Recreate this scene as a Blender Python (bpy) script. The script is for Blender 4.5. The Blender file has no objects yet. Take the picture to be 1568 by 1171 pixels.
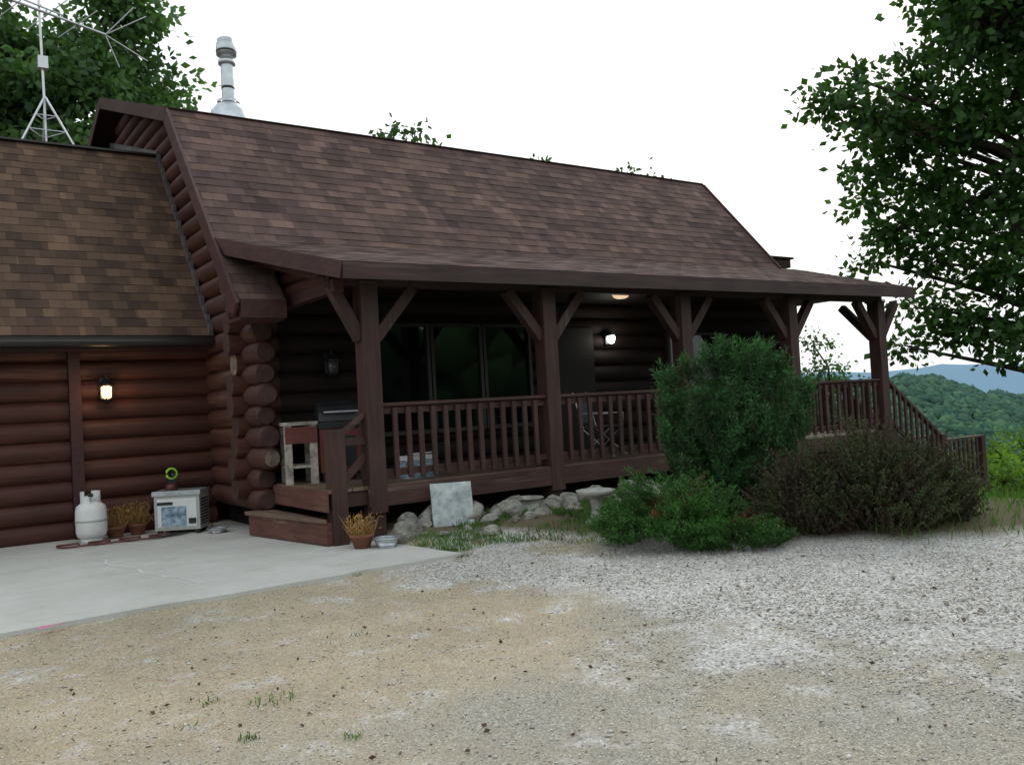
import bpy, math, random
import numpy as np
from mathutils import Vector, Matrix, noise
random.seed(7); rng=np.random.default_rng(7)
S=bpy.context.scene
COL=S.collection
EYE=1.45

# ------------------------------------------------------------------ materials
def newmat(name):
    m=bpy.data.materials.new(name); m.use_nodes=True
    nt=m.node_tree; b=nt.nodes['Principled BSDF']; return m,nt,b
def N(nt,t,**kw):
    n=nt.nodes.new(t)
    for k,v in kw.items(): setattr(n,k,v)
    return n
def ramp(nt,fac,stops):
    r=N(nt,'ShaderNodeValToRGB'); nt.links.new(fac,r.inputs[0])
    el=r.color_ramp.elements
    while len(el)<len(stops): el.new(0.5)
    for e,(p,c) in zip(el,stops):
        e.position=p; e.color=(c[0],c[1],c[2],1) if not isinstance(c,(int,float)) else (c,c,c,1)
    return r.outputs[0]
def mixc(nt,f,a,b,mode='MIX'):
    m=N(nt,'ShaderNodeMix',data_type='RGBA',blend_type=mode)
    for i,v in ((0,f),(6,a),(7,b)):
        if hasattr(v,'is_output') or hasattr(v,'links'): nt.links.new(v,m.inputs[i])
        elif isinstance(v,(int,float)): m.inputs[i].default_value=v if i==0 else (v,v,v,1)
        else: m.inputs[i].default_value=(*v,1)
    return m.outputs[2]
def pos(nt,scale=(1,1,1)):
    g=N(nt,'ShaderNodeNewGeometry'); mp=N(nt,'ShaderNodeMapping'); mp.inputs['Scale'].default_value=scale
    nt.links.new(g.outputs['Position'],mp.inputs[0]); return mp.outputs[0]
def noi(nt,vec,scale,detail=4,rough=.6):
    n=N(nt,'ShaderNodeTexNoise'); n.inputs['Scale'].default_value=scale; n.inputs['Detail'].default_value=detail
    n.inputs['Roughness'].default_value=rough; nt.links.new(vec,n.inputs['Vector']); return n.outputs[0]
def bump(nt,b,h,strength=.3,dist=.01):
    n=N(nt,'ShaderNodeBump'); n.inputs['Strength'].default_value=strength; n.inputs['Distance'].default_value=dist
    nt.links.new(h,n.inputs['Height']); nt.links.new(n.outputs[0],b.inputs['Normal'])
def simple(name,c,rough=.6,var=.35,scale=6,stretch=(1,1,1),metal=0,bs=.3,bd=.005,c2=None):
    m,nt,b=newmat(name); p=pos(nt,stretch)
    n1=noi(nt,p,scale,4,.65)
    a=tuple(x*(1-var) for x in c); d=c2 if c2 else tuple(min(1,x*(1+var)) for x in c)
    nt.links.new(ramp(nt,n1,[(.3,a),(.7,d)]),b.inputs['Base Color'])
    b.inputs['Roughness'].default_value=rough; b.inputs['Metallic'].default_value=metal
    if bs>.25: 
        n2=noi(nt,p,scale*8,2); bump(nt,b,n2,bs,bd)
    return m
def wood(name,c,axis,var=.45,rough=.6,worn=None):
    st=[14,14,14]; st['xyz'.index(axis)]=.9
    m,nt,b=newmat(name); p=pos(nt,tuple(st))
    g=noi(nt,p,1.5,4,.7); big=noi(nt,pos(nt),1.3,2)
    col=ramp(nt,g,[(.25,tuple(x*(1-var) for x in c)),(.75,tuple(x*(1+var) for x in c))])
    col=mixc(nt,.7,col,ramp(nt,big,[(.3,.5),(.7,1.0)]),'MULTIPLY')
    if worn:
        w=noi(nt,pos(nt,tuple(s*.22 for s in st)),1.6,4,.7)
        col=mixc(nt,ramp(nt,w,[(.60,0.0),(.70,.8)]),col,worn)
    nt.links.new(col,b.inputs['Base Color']); b.inputs['Roughness'].default_value=rough
    b.inputs['Specular IOR Level'].default_value=.35
    bump(nt,b,g,.35,.006); return m
LOGX=wood('log_stain_x',(.082,.027,.019),'x',worn=(.14,.055,.036))
LOGY=wood('log_stain_y',(.074,.026,.019),'y',worn=(.12,.052,.038))
LOGH=wood('log_stain_shaded_x',(.020,.010,.008),'x',rough=.8)  # same log stain, with the porch shade put into its colour
LOGEND=simple('log_cut_end',(.19,.14,.11),.8,.6,9)
LOGENDD=simple('log_cut_end_stained',(.048,.021,.016),.8,.5,9)
WPOST=wood('porch_post_wood',(.070,.035,.029),'z',rough=.65,worn=(.12,.075,.065))
WRAIL=wood('porch_rail_wood',(.078,.038,.031),'x',rough=.65,worn=(.15,.10,.085))
WTRIM=wood('trim_wood',(.055,.029,.026),'x',rough=.6,worn=(.11,.073,.064))
WRAKE=wood('rake_wood',(.070,.028,.026),'y',rough=.55)
WDECK=wood('deck_wood',(.19,.125,.09),'y',rough=.75)
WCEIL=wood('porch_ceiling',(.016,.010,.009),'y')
STEPW=wood('step_wood',(.15,.062,.048),'y',rough=.7,worn=(.3,.21,.17))
GUTTER=simple('gutter_dark',(.02,.014,.012),.35,.2)
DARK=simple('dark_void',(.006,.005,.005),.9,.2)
BLACK=simple('black_metal',(.015,.015,.016),.4,.3)
ALU=simple('antenna_aluminium',(.55,.56,.58),.35,.15,metal=.8)
STEEL=simple('galvanised_steel',(.52,.55,.58),.35,.2,5,metal=.75)
WHITEP=simple('white_paint',(.72,.73,.72),.4,.08,4,c2=(.8,.8,.78))
GREYP=simple('beige_plastic',(.42,.42,.39),.5,.15)
RUST=simple('rusty',(.09,.05,.033),.8,.5,12)
ROCK=simple('limestone',(.24,.225,.19),.9,.6,5,bs=.8,bd=.02,c2=(.42,.40,.35))
CONC_B=simple('cast_concrete',(.34,.34,.31),.9,.35,8,bs=.5)
BARK=simple('bark',(.05,.038,.028),.9,.5,10,(1,1,.3),bs=.9,bd=.02)
TWIG=simple('twig',(.05,.038,.028),.9,.3,10,bs=0)
TERRA=simple('terracotta',(.22,.09,.05),.8,.3)
RED=simple('red_paint',(.11,.022,.02),.5,.3)
BLUE=simple('blue_label',(.06,.2,.42),.5,.6,14,c2=(.5,.62,.7))
LIME=simple('lime_plastic',(.3,.6,.05),.4,.1)
HOSE=simple('red_hose',(.12,.03,.025),.5,.3)
PINK=simple('pink_ribbon',(.75,.12,.35),.5,.1)

ROW=.165
def shingle(name,c1,c2):
    m,nt,b=newmat(name); uv=N(nt,'ShaderNodeUVMap')
    def br(w,off,ca,cb,mort,ms=.003):
        t=N(nt,'ShaderNodeTexBrick'); t.offset=off; t.offset_frequency=2
        t.inputs['Scale'].default_value=1; t.inputs['Brick Width'].default_value=w; t.inputs['Row Height'].default_value=ROW
        t.inputs['Mortar Size'].default_value=ms; t.inputs['Mortar Smooth'].default_value=.2
        t.inputs['Color1'].default_value=(*ca,1); t.inputs['Color2'].default_value=(*cb,1); t.inputs['Mortar'].default_value=(*mort,1)
        nt.links.new(uv.outputs[0],t.inputs['Vector']); return t
    t1=br(.19,.43,c1,c2,tuple(x*.7 for x in c2),.002); t2=br(.33,.29,(1.12,1.08,1.04),(.46,.46,.48),(.75,.75,.75),.001)
    col=mixc(nt,.85,t1.outputs[0],t2.outputs[0],'MULTIPLY')
    big=noi(nt,pos(nt,(1,1,1)),.6,4,.7); col=mixc(nt,.8,col,ramp(nt,big,[(.3,.66),(.7,1.15)]),'MULTIPLY')
    fine=noi(nt,pos(nt),150,1,.8); col=mixc(nt,.6,col,ramp(nt,fine,[(.3,.5),(.7,1.5)]),'MULTIPLY')
    nt.links.new(col,b.inputs['Base Color']); b.inputs['Roughness'].default_value=.85
    b.inputs['Specular IOR Level'].default_value=.25
    bump(nt,b,fine,.5,.004); return m
SH_MAIN=shingle('brown_shingles',(.168,.104,.090),(.092,.056,.050))
SH_GAR=shingle('tan_shingles',(.175,.108,.072),(.078,.047,.036))

def leafmat(name,ca,cb,trans=.35,clump=.9,dead=None,deadamt=.62):
    m,nt,b=newmat(name); g=N(nt,'ShaderNodeNewGeometry')
    col=ramp(nt,g.outputs['Random Per Island'],[(0,ca),(1,cb)])
    n=noi(nt,pos(nt),clump,1); col=mixc(nt,1,col,ramp(nt,n,[(.3,.5),(.7,1.45)]),'MULTIPLY')
    if dead:
        n2=noi(nt,pos(nt),2.2,1); col=mixc(nt,ramp(nt,n2,[(deadamt,0.0),(deadamt+.05,.85)]),col,dead)
    df=N(nt,'ShaderNodeBsdfDiffuse'); nt.links.new(col,df.inputs[0])
    tr=N(nt,'ShaderNodeBsdfTranslucent'); nt.links.new(mixc(nt,1,col,(1.5,1.6,.7),'MULTIPLY'),tr.inputs[0])
    mx=N(nt,'ShaderNodeMixShader'); mx.inputs[0].default_value=trans
    gl=N(nt,'ShaderNodeBsdfGlossy'); gl.inputs['Roughness'].default_value=.45; gl.inputs[0].default_value=(.8,.85,.8,1)
    m2=N(nt,'ShaderNodeMixShader'); m2.inputs[0].default_value=.025
    nt.links.new(df.outputs[0],mx.inputs[1]); nt.links.new(tr.outputs[0],mx.inputs[2])
    nt.links.new(mx.outputs[0],m2.inputs[1]); nt.links.new(gl.outputs[0],m2.inputs[2])
    nt.nodes.remove(b)
    nt.links.new(m2.outputs[0],nt.nodes['Material Output'].inputs[0]); return m
L_OAK=leafmat('oak_leaves',(.025,.064,.017),(.055,.13,.03),.38)
L_OAKL=leafmat('oak_leaves_light',(.045,.10,.035),(.085,.165,.055),.35,.6)
L_OAKD=leafmat('oak_leaves_far',(.04,.095,.035),(.07,.145,.05),.3,.5)
L_BRIGHT=leafmat('young_leaves',(.10,.20,.03),(.17,.30,.05),.35)
L_PINE=leafmat('pine_needles',(.025,.080,.030),(.062,.17,.050),.15,2.6)
L_JUN=leafmat('juniper_needles',(.035,.115,.025),(.08,.22,.04),.2,3,dead=(.19,.06,.03),deadamt=.60)
L_SPI=leafmat('spirea_leaves',(.028,.042,.020),(.060,.085,.034),.2,2,dead=(.055,.042,.032),deadamt=.52)
L_GRASS=leafmat('grass_blades',(.05,.13,.02),(.12,.24,.04),.3,2,dead=(.22,.17,.08),deadamt=.62)
L_DRY=leafmat('dry_stems',(.22,.12,.045),(.36,.22,.085),.2)

# ------------------------------------------------------------------ mesh helper
class MB:
    def __init__(s): s.v=[];s.f=[];s.m=[];s.mats=[];s.uv={};s.sm=[]
    def mi(s,mat):
        if mat not in s.mats: s.mats.append(mat)
        return s.mats.index(mat)
    def add(s,vs,fs,mat,smooth=False,uvs=None):
        o=len(s.v); s.v+= [tuple(v) for v in vs]; i=s.mi(mat)
        for k,f in enumerate(fs):
            if uvs: s.uv[len(s.f)]=uvs[k]
            s.f.append([a+o for a in f]); s.m.append(i); s.sm.append(smooth)
    def box(s,a,b,mat,M=None):
        x0,y0,z0=a;x1,y1,z1=b
        vs=[Vector(p) for p in ((x0,y0,z0),(x1,y0,z0),(x1,y1,z0),(x0,y1,z0),(x0,y0,z1),(x1,y0,z1),(x1,y1,z1),(x0,y1,z1))]
        if M: vs=[M@v for v in vs]
        s.add(vs,[(0,3,2,1),(4,5,6,7),(0,1,5,4),(1,2,6,5),(2,3,7,6),(3,0,4,7)],mat)
    def beam(s,p,q,w,h,mat,up=(0,0,1)):
        p=Vector(p);q=Vector(q);d=(q-p).normalized();u=Vector(up)
        r=d.cross(u)
        if r.length<1e-3: r=d.cross(Vector((0,1,0)))
        r.normalize();u=r.cross(d)
        vs=[]
        for c in (p,q):
            for a,b in ((-1,-1),(1,-1),(1,1),(-1,1)): vs.append(c+r*a*w/2+u*b*h/2)
        s.add(vs,[(0,3,2,1),(4,5,6,7),(0,1,5,4),(1,2,6,5),(2,3,7,6),(3,0,4,7)],mat)
    def tube(s,pts,rad,mat,n=8,endmat=None,smooth=True):
        pts=[Vector(p) for p in pts]; vs=[]
        ref=Vector((0,0,1)) if abs((pts[-1]-pts[0]).normalized().z)<.9 else Vector((1,0,0))
        for i,p in enumerate(pts):
            d=(pts[min(i+1,len(pts)-1)]-pts[max(i-1,0)]).normalized()
            r=d.cross(ref).normalized(); u=r.cross(d); R=rad[i] if hasattr(rad,'__len__') else rad
            for k in range(n):
                a=2*math.pi*k/n; vs.append(p+(r*math.cos(a)+u*math.sin(a))*R)
        fs=[]
        for i in range(len(pts)-1):
            for k in range(n):
                k2=(k+1)%n; fs.append((i*n+k,(i+1)*n+k,(i+1)*n+k2,i*n+k2))
        s.add(vs,fs,mat,smooth)
        L=(len(pts)-1)*n
        e0=vs[:n]; e1=vs[L:]
        s.add(e0,[tuple(range(n))],endmat or mat); s.add(e1,[tuple(range(n))[::-1]],endmat or mat)
    def lathe(s,prof,c,mat,n=24,M=None):
        c=Vector(c); vs=[]
        for r,z in prof:
            for k in range(n):
                a=2*math.pi*k/n; v=Vector((r*math.cos(a),r*math.sin(a),z)); 
                if M: v=M@v
                vs.append(c+v)
        fs=[]
        for i in range(len(prof)-1):
            for k in range(n):
                k2=(k+1)%n; fs.append((i*n+k,i*n+k2,(i+1)*n+k2,(i+1)*n+k))
        s.add(vs,fs,mat,True)
    def rock(s,c,r,mat,seed=0,sq=(1,1,.6)):
        import bmesh
        bm=bmesh.new(); bmesh.ops.create_icosphere(bm,subdivisions=3,radius=1)
        vs=[]; rr=random.Random(seed); pl=[]
        for _ in range(9): pl.append((Vector((rr.gauss(0,1),rr.gauss(0,1),rr.gauss(0,1))).normalized(),rr.uniform(.5,.82)))
        for v in bm.verts:
            co=v.co.copy()
            for nn,dd in pl:
                t=co.dot(nn)-dd
                if t>0: co-=nn*t
            k=1+.12*noise.noise(co*3+Vector((seed,0,0)))
            vs.append(Vector((co.x*k*sq[0]*r*1.25+c[0],co.y*k*sq[1]*r*1.25+c[1],co.z*k*sq[2]*r*1.25+c[2])))
        fs=[[x.index for x in f.verts] for f in bm.faces]; bm.free()
        s.add(vs,fs,mat)
    def build(s,name,parent=None,bevel=0,loc=None,rot=None):
        me=bpy.data.meshes.new(name); me.from_pydata(s.v,[],s.f)
        for m in s.mats: me.materials.append(m)
        me.polygons.foreach_set('material_index',s.m); me.polygons.foreach_set('use_smooth',s.sm)
        if s.uv:
            ul=me.uv_layers.new(name='UVMap')
            for fi,uv in s.uv.items():
                p=me.polygons[fi]
                for li,u in zip(p.loop_indices,uv): ul.data[li].uv=u
        me.update(); o=bpy.data.objects.new(name,me); COL.objects.link(o)
        if parent: o.parent=parent
        if loc: o.location=loc
        if rot: o.rotation_euler=(0,0,rot)
        if bevel:
            b=o.modifiers.new('bevel','BEVEL'); b.width=bevel; b.segments=2; b.limit_method='ANGLE'
        return o
def empty(name,loc=(0,0,0),rot=0):
    e=bpy.data.objects.new(name,None); COL.objects.link(e); e.location=loc; e.rotation_euler=(0,0,rot); return e
def npmesh(name,V,F,mat,parent=None):
    k=F.shape[1]
    me=bpy.data.meshes.new(name); me.vertices.add(len(V)); me.vertices.foreach_set('co',V.ravel())
    me.loops.add(F.size); me.loops.foreach_set('vertex_index',F.ravel().astype(np.int32)); me.polygons.add(len(F))
    me.polygons.foreach_set('loop_start',np.arange(0,F.size,k,dtype=np.int32)); me.polygons.foreach_set('loop_total',np.full(len(F),k,dtype=np.int32))
    me.materials.append(mat); me.update(calc_edges=True)
    o=bpy.data.objects.new(name,me); COL.objects.link(o)
    if parent: o.parent=parent
    return o
def foliage(name,P,D,L,W,mat,parent=None,lr=rng):
    P=np.asarray(P,float);n=len(P); D=D/np.linalg.norm(D,axis=1,keepdims=True)
    Rn=lr.normal(size=(n,3)); Sd=np.cross(D,Rn); Sd/=np.linalg.norm(Sd,axis=1,keepdims=True)+1e-9
    L=np.broadcast_to(L,(n,))[:,None]; W=np.broadcast_to(W,(n,))[:,None]
    nn=np.cross(D,Sd)
    v=np.stack([P,P+D*L*.45+Sd*W/2,P+D*L-nn*L*.12,P+D*L*.45-Sd*W/2],1).reshape(-1,3)
    return npmesh(name,v,np.arange(4*n).reshape(-1,4),mat,parent)

# ------------------------------------------------------------------ terrain
def ss(a,b,x):
    t=np.clip((x-a)/(b-a),0,1); return t*t*(3-2*t)
BX=[4.3,4.5,5.0,5.5,5.75,6.1,7.1,8,12,40]; BY=[7.5,7.6,7.75,7.5,6.4,5.6,4.25,3.4,1.0,-10]
def bedmask(x,y):
    d=y-np.interp(x,BX,BY); return ss(0,1.3,d)*ss(4.3,4.6,x)
def az_prof(az):
    return np.interp(az,[-180,0,20,24.6,26.9,28.6,31.5,40,60,180],[-20,-34,-28,-22,-12,-4,0,2,0,-20])
def gz(x,y):
    x=np.asarray(x,float);y=np.asarray(y,float)
    r=np.hypot(x,y); s=np.maximum(x-10,0)
    z=-.035+.16*bedmask(x,y)*(1-ss(9,12,x))
    und=.012*np.sin(x*1.7+y*.8)*np.cos(y*1.3)*ss(1,3,np.abs(y-9)); z=z+und*(1-ss(6.2,7.2,y)*(x<4.7))
    fall=.2*s+.0045*s*s; fall=70*(1-np.exp(-fall/70))
    f2=70*(1-np.exp(-np.maximum(r-70,0)*.3/70))
    z=z-np.maximum(fall*ss(0,3,s),f2)
    az=np.degrees(np.arctan2(y,x))
    h1=az_prof(az)+2.5*np.sin(az*1.1)+1.2*np.sin(az*3.7)
    k=ss(260,720,r)
    z=z*(1-k)+(h1)*k
    k1=ss(760,1300,r); z=z*(1-k1)+(-60)*k1
    k2=ss(1500,2500,r); h2=36+5*np.sin(az*.9+1)+2*np.sin(az*2.9)
    z=z*(1-k2)+h2*k2
    return z
radii=np.concatenate([np.arange(.2,22,.22),22*np.power(6000/22,np.linspace(.01,1,95))])
NA=300
ang=np.linspace(0,2*math.pi,NA,endpoint=False)
RR,AA=np.meshgrid(radii,ang,indexing='ij'); X=RR*np.cos(AA);Y=RR*np.sin(AA);Z=gz(X,Y)
v=np.concatenate([[[0,0,float(gz(0,0))]],np.stack([X,Y,Z],-1).reshape(-1,3)])
nr=len(radii); fs=[]
for j in range(NA): fs.append((0,1+j,1+(j+1)%NA))
for i in range(nr-1):
    for j in range(NA):
        j2=(j+1)%NA; fs.append((1+i*NA+j,1+(i+1)*NA+j,1+(i+1)*NA+j2,1+i*NA+j2))
me=bpy.data.meshes.new('ground'); me.from_pydata(v.tolist(),[],fs)
me.polygons.foreach_set('use_smooth',[True]*len(fs))
def attr(me,name,arr):
    a=me.attributes.new(name,'FLOAT','POINT'); a.data.foreach_set('value',np.asarray(arr,dtype=np.float32))
vx,vy=v[:,0],v[:,1]; vr=np.hypot(vx,vy)
def whitemask(x,y): 
    return (.18+.82*ss(3.3,5.0,x+.35*np.sin(y*2.1)+.3*np.sin(x*3+y*1.3)))*ss(.8,3.0,y+.25*x-.6)
def tanmask(x,y):
    c=ss(3.0,4.8,y)*(1-ss(3.2,5.0,x-.25*(y-5)))
    c2=.55*np.exp(-((x-1.2)**2/2.5+(y-3.2)**2/1.2))
    strip=np.exp(-((x-5.3)**2/.35+(y-6.9)**2/.5))
    return np.maximum(np.maximum(c,strip),c2)
attr(me,'bed',bedmask(vx,vy)+(ss(60,80,vr))*1.0)
attr(me,'white',whitemask(vx,vy)*(1-.7*np.exp(-((vx-5.3)**2/.35+(vy-6.9)**2/.5))))
attr(me,'tan',tanmask(vx,vy))
attr(me,'far',ss(60,110,vr)); attr(me,'haze_tint',ss(700,1700,vr))
ground=bpy.data.objects.new('ground',me); COL.objects.link(ground)
m,nt,b=newmat('gravel_and_soil')
def at(n):
    a=N(nt,'ShaderNodeAttribute'); a.attribute_name=n; return a.outputs['Fac']
P0=pos(nt)
vor=N(nt,'ShaderNodeTexVoronoi'); vor.inputs['Scale'].default_value=62; nt.links.new(P0,vor.inputs[0])
vor2=N(nt,'ShaderNodeTexVoronoi'); vor2.inputs['Scale'].default_value=125; nt.links.new(P0,vor2.inputs[0])
n1=noi(nt,P0,1.1,5,.65); n2=noi(nt,P0,9,4,.7); n3=noi(nt,P0,70,2,.8); npatch=noi(nt,P0,1.9,5,.7)
sep=N(nt,'ShaderNodeSeparateColor'); nt.links.new(vor.outputs['Color'],sep.inputs[0])
sep2=N(nt,'ShaderNodeSeparateColor'); nt.links.new(vor2.outputs['Color'],sep2.inputs[0])
grey=mixc(nt,ramp(nt,n1,[(.35,0.0),(.65,1.0)]),(.41,.385,.335),(.36,.32,.255))
grey=mixc(nt,1,grey,ramp(nt,sep2.outputs[0],[(0,.66),(.5,.98),(.85,1.18),(1,1.6)]),'MULTIPLY')
tan=mixc(nt,ramp(nt,n2,[(.3,0.0),(.7,1.0)]),(.40,.325,.225),(.46,.395,.30))
tan=mixc(nt,1,tan,ramp(nt,sep2.outputs[1],[(0,.78),(.6,1.02),(1,1.28)]),'MULTIPLY')
wh=ramp(nt,sep.outputs[0],[(0,(.30,.27,.24)),(.25,(.45,.425,.39)),(.7,(.58,.565,.545)),(1,(.74,.73,.72))])
def mask(attrn,spread=.5,lo=.3,hi=.7):
    ad=N(nt,'ShaderNodeMath',operation='ADD'); nt.links.new(at(attrn),ad.inputs[0])
    mm=N(nt,'ShaderNodeMath',operation='MULTIPLY_ADD'); nt.links.new(npatch,mm.inputs[0]); mm.inputs[1].default_value=spread*2; mm.inputs[2].default_value=-spread
    nt.links.new(mm.outputs[0],ad.inputs[1]); return ramp(nt,ad.outputs[0],[(lo,0.0),(hi,1.0)])
c=mixc(nt,mask('tan',.9,.2,.85),grey,tan)
c=mixc(nt,mask('white',1.4),c,wh)
c=mixc(nt,.8,c,ramp(nt,n3,[(.25,.6),(.6,1.1)]),'MULTIPLY')
c=mixc(nt,.8,c,ramp(nt,n1,[(.3,.76),(.7,1.1)]),'MULTIPLY')
soil=ramp(nt,n2,[(.3,(.12,.09,.06)),(.5,(.15,.12,.08)),(.7,(.09,.13,.045))])
c=mixc(nt,mask('bed',.35),c,soil)
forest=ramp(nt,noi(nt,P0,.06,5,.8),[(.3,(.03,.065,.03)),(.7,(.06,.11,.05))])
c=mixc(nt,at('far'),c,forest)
c=mixc(nt,at('haze_tint'),c,(.15,.26,.36))  # atmospheric haze painted into the far ridge colour
nt.links.new(c,b.inputs['Base Color']); b.inputs['Roughness'].default_value=.95; b.inputs['Specular IOR Level'].default_value=.15
hh=N(nt,'ShaderNodeMath',operation='ADD'); nt.links.new(n3,hh.inputs[0]); nt.links.new(vor.outputs['Distance'],hh.inputs[1])
bump(nt,b,hh.outputs[0],.6,.011)
me.materials.append(m)
def G(x,y): return float(gz(x,y))

def pebbles():
    n=90000; x=rng.uniform(.2,9.5,n); y=rng.uniform(1.0,8.0,n)
    w=whitemask(x,y)
    nz=np.array([noise.noise(Vector((a*1.1,b_*1.1,0)))+.5*noise.noise(Vector((a*3,b_*3,4))) for a,b_ in zip(x,y)])
    keep=rng.random(n)<(.20+.75*np.clip(w*1.1+nz*1.5-.25,0,1)*(w>.2))
    keep&=~((x<4.5)&(y>7.35)); keep&=(y<np.interp(x,BX,BY)+.35)
    x=x[keep];y=y[keep];n=len(x); w=w[keep]
    s=rng.uniform(.003,.012,n)*(.7+.4*np.clip(w,0,1))*(1+.9*(rng.random(n)>.95))
    base=np.array([[1,0,0],[0,1,0],[-1,0,0],[0,-1,0],[0,0,.7],[0,0,-.5]],float)
    vv=base[None]*rng.uniform(.6,1.3,(n,6,1))*s[:,None,None]
    a=rng.uniform(0,6.28,n); ca,sa=np.cos(a)[:,None],np.sin(a)[:,None]
    vx=vv[...,0]*ca-vv[...,1]*sa; vy=vv[...,0]*sa+vv[...,1]*ca
    vz=vv[...,2]+rng.normal(0,.2,(n,6))*s[:,None]
    V=np.stack([vx+x[:,None],vy+y[:,None],vz+gz(x,y)[:,None]+.003],-1).reshape(-1,3)
    f=np.array([[0,1,4],[1,2,4],[2,3,4],[3,0,4],[1,0,5],[2,1,5],[3,2,5],[0,3,5]])
    F=(f[None]+6*np.arange(n)[:,None,None]).reshape(-1,3)
    m,nt,b=newmat('pebble_stone'); g=N(nt,'ShaderNodeNewGeometry')
    nt.links.new(ramp(nt,g.outputs['Random Per Island'],[(0,(.22,.18,.15)),(.2,(.40,.365,.32)),(.7,(.53,.51,.48)),(1,(.74,.73,.71))]),b.inputs['Base Color']); b.inputs['Roughness'].default_value=.9
    npmesh('gravel',V,F,m)
pebbles()

# slab
m,nt,b=newmat('concrete_slab'); P1=pos(nt)
c=ramp(nt,noi(nt,P1,.9,6,.7),[(.3,(.46,.455,.42)),(.7,(.60,.59,.56))])
c=mixc(nt,.7,c,ramp(nt,noi(nt,P1,60,2,.8),[(.3,.82),(.7,1.08)]),'MULTIPLY')
c=mixc(nt,ramp(nt,noi(nt,pos(nt,(1,1.6,1)),1.3,5,.7),[(.54,0.0),(.72,.6)]),c,(.36,.32,.26))
nt.links.new(c,b.inputs['Base Color']); b.inputs['Roughness'].default_value=.85; bump(nt,b,noi(nt,P1,60,2,.8),.25,.004)
CONC=m
mb=MB(); 
poly=[(-9,7.30),(-2,7.36),(.5,7.33),(1.6,7.40),(2.1,7.35),(2.6,7.38),(3.1,7.36),(3.4,7.42),(4.0,7.40),(4.46,7.44),(4.40,7.8),(4.36,8.2),(4.25,9.0),(4.0,9.3),(4.0,12.9),(-9,12.9)]
n=len(poly); vs=[(x,y,0) for x,y in poly]+[(x,y-(.01 if y<7.5 else 0),-.12) for x,y in poly]
mb.add(vs,[tuple(range(n))]+[(i,i+n,(i+1)%n+n,(i+1)%n) for i in range(n)],CONC)
mb.build('concrete_driveway')
mb=MB(); pts=[(1.62,10.6),(1.66,10.45),(1.70,10.3),(1.65,10.1),(1.67,9.9),(1.76,9.6),(1.83,9.4),(1.82,9.1),(1.88,8.9),(1.93,8.7),(2.02,8.5),(2.05,8.25),(2.12,8.0)]
CR=simple('crack_sealer',(.70,.695,.68),.7,.15)
ws=[.006+.014*random.random() for _ in pts]
for i in range(len(pts)-1):
    a,b_=pts[i];c_,d=pts[i+1]
    mb.add([(a-ws[i],b_,.003),(a+ws[i],b_,.003),(c_+ws[i+1],d,.003),(c_-ws[i+1],d,.003)],[(0,1,2,3)],CR)
mb.build('sealed_crack')

# ------------------------------------------------------------------ house
house=empty('log_house')
BRK=(12.8,5.93); SL=1.13; PEAK=(17.6,7.62)
def mz(y): return BRK[1]-SL*(BRK[0]-y)
def shingled(mb,A,B,C,D,mat):
    A,B,C,D=map(Vector,(A,B,C,D)); nrm=(B-A).cross(D-A).normalized()
    L=((D-A).length+(C-B).length)/2; n=max(1,round(L/ROW)); segs=60
    for k in range(n):
        f0=k/n;f1=min(1,(k+1)/n+.02/n)
        for s in range(segs):
            def pt(f,u): return A.lerp(D,f).lerp(B.lerp(C,f),u)
            u0,u1=s/segs,(s+1)/segs
            wob=lambda u:.007+.006*noise.noise(Vector((u*31,k*3.1,0)))
            h=.003*((s*7+k*13)%5)/5
            a=pt(f0,u0)+nrm*(wob(u0)+h); b=pt(f0,u1)+nrm*(wob(u1)+h); c=pt(f1,u1)+nrm*.002; d=pt(f1,u0)+nrm*.002
            U=(B-A).length; v0=(k+.03)*ROW; v1=(k+.99)*ROW
            x0=A.x; ua=x0+u0*U; ub=x0+u1*U
            mb.add([a,b,c,d,pt(f0,u0)-nrm*.01,pt(f0,u1)-nrm*.01],[(0,1,2,3),(4,5,1,0)],mat,uvs=[[(ua,v0),(ub,v0),(ub,v1),(ua,v1)],[(ua,v0),(ub,v0),(ub,v0),(ua,v0)]])
XL,XR=3.15,14.15
mb=MB()
shingled(mb,(XL,10.7,mz(10.7)),(XR,10.7,mz(10.7)),(XR,12.8,5.93),(XL,12.8,5.93),SH_MAIN)
shingled(mb,(XL,10.03,mz(10.03)),(3.75,10.03,mz(10.03)),(3.75,10.7,mz(10.7)),(XL,10.7,mz(10.7)),SH_MAIN)
shingled(mb,(XL,12.8,5.93),(XR,12.8,5.93),(XR,PEAK[0],PEAK[1]),(XL,PEAK[0],PEAK[1]),SH_MAIN)
yb=2*PEAK[0]-12.8
mb.add([(XL,PEAK[0],PEAK[1]),(XR,PEAK[0],PEAK[1]),(XR,yb,5.93),(XL,yb,5.93)],[(0,1,2,3)],SH_MAIN,uvs=[[(0,0),(11,0),(11,5),(0,5)]])
mb.add([(XL,yb,5.93),(XR,yb,5.93),(XR,yb+2.8,2.8),(XL,yb+2.8,2.8)],[(0,1,2,3)],SH_MAIN,uvs=[[(0,0),(11,0),(11,4),(0,4)]])
FL=(3.82,8.5,3.06);FR=(14.8,8.6,3.14);RL=(3.17,10.8,3.70);RR_=(14.75,11.0,3.84)
shingled(mb,FL,FR,RR_,RL,SH_MAIN)
mb.build('roof_shingles',house)
mb=MB()
def slab(mb,A,B,C,D,off,mat):
    A,B,C,D=map(Vector,(A,B,C,D)); n=(B-A).cross(D-A).normalized()*off
    mb.add([A-n,B-n,C-n,D-n,A-n*1.6,B-n*1.6,C-n*1.6,D-n*1.6],[(0,1,2,3),(7,6,5,4),(0,4,5,1),(1,5,6,2),(2,6,7,3),(3,7,4,0)],mat)
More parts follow.
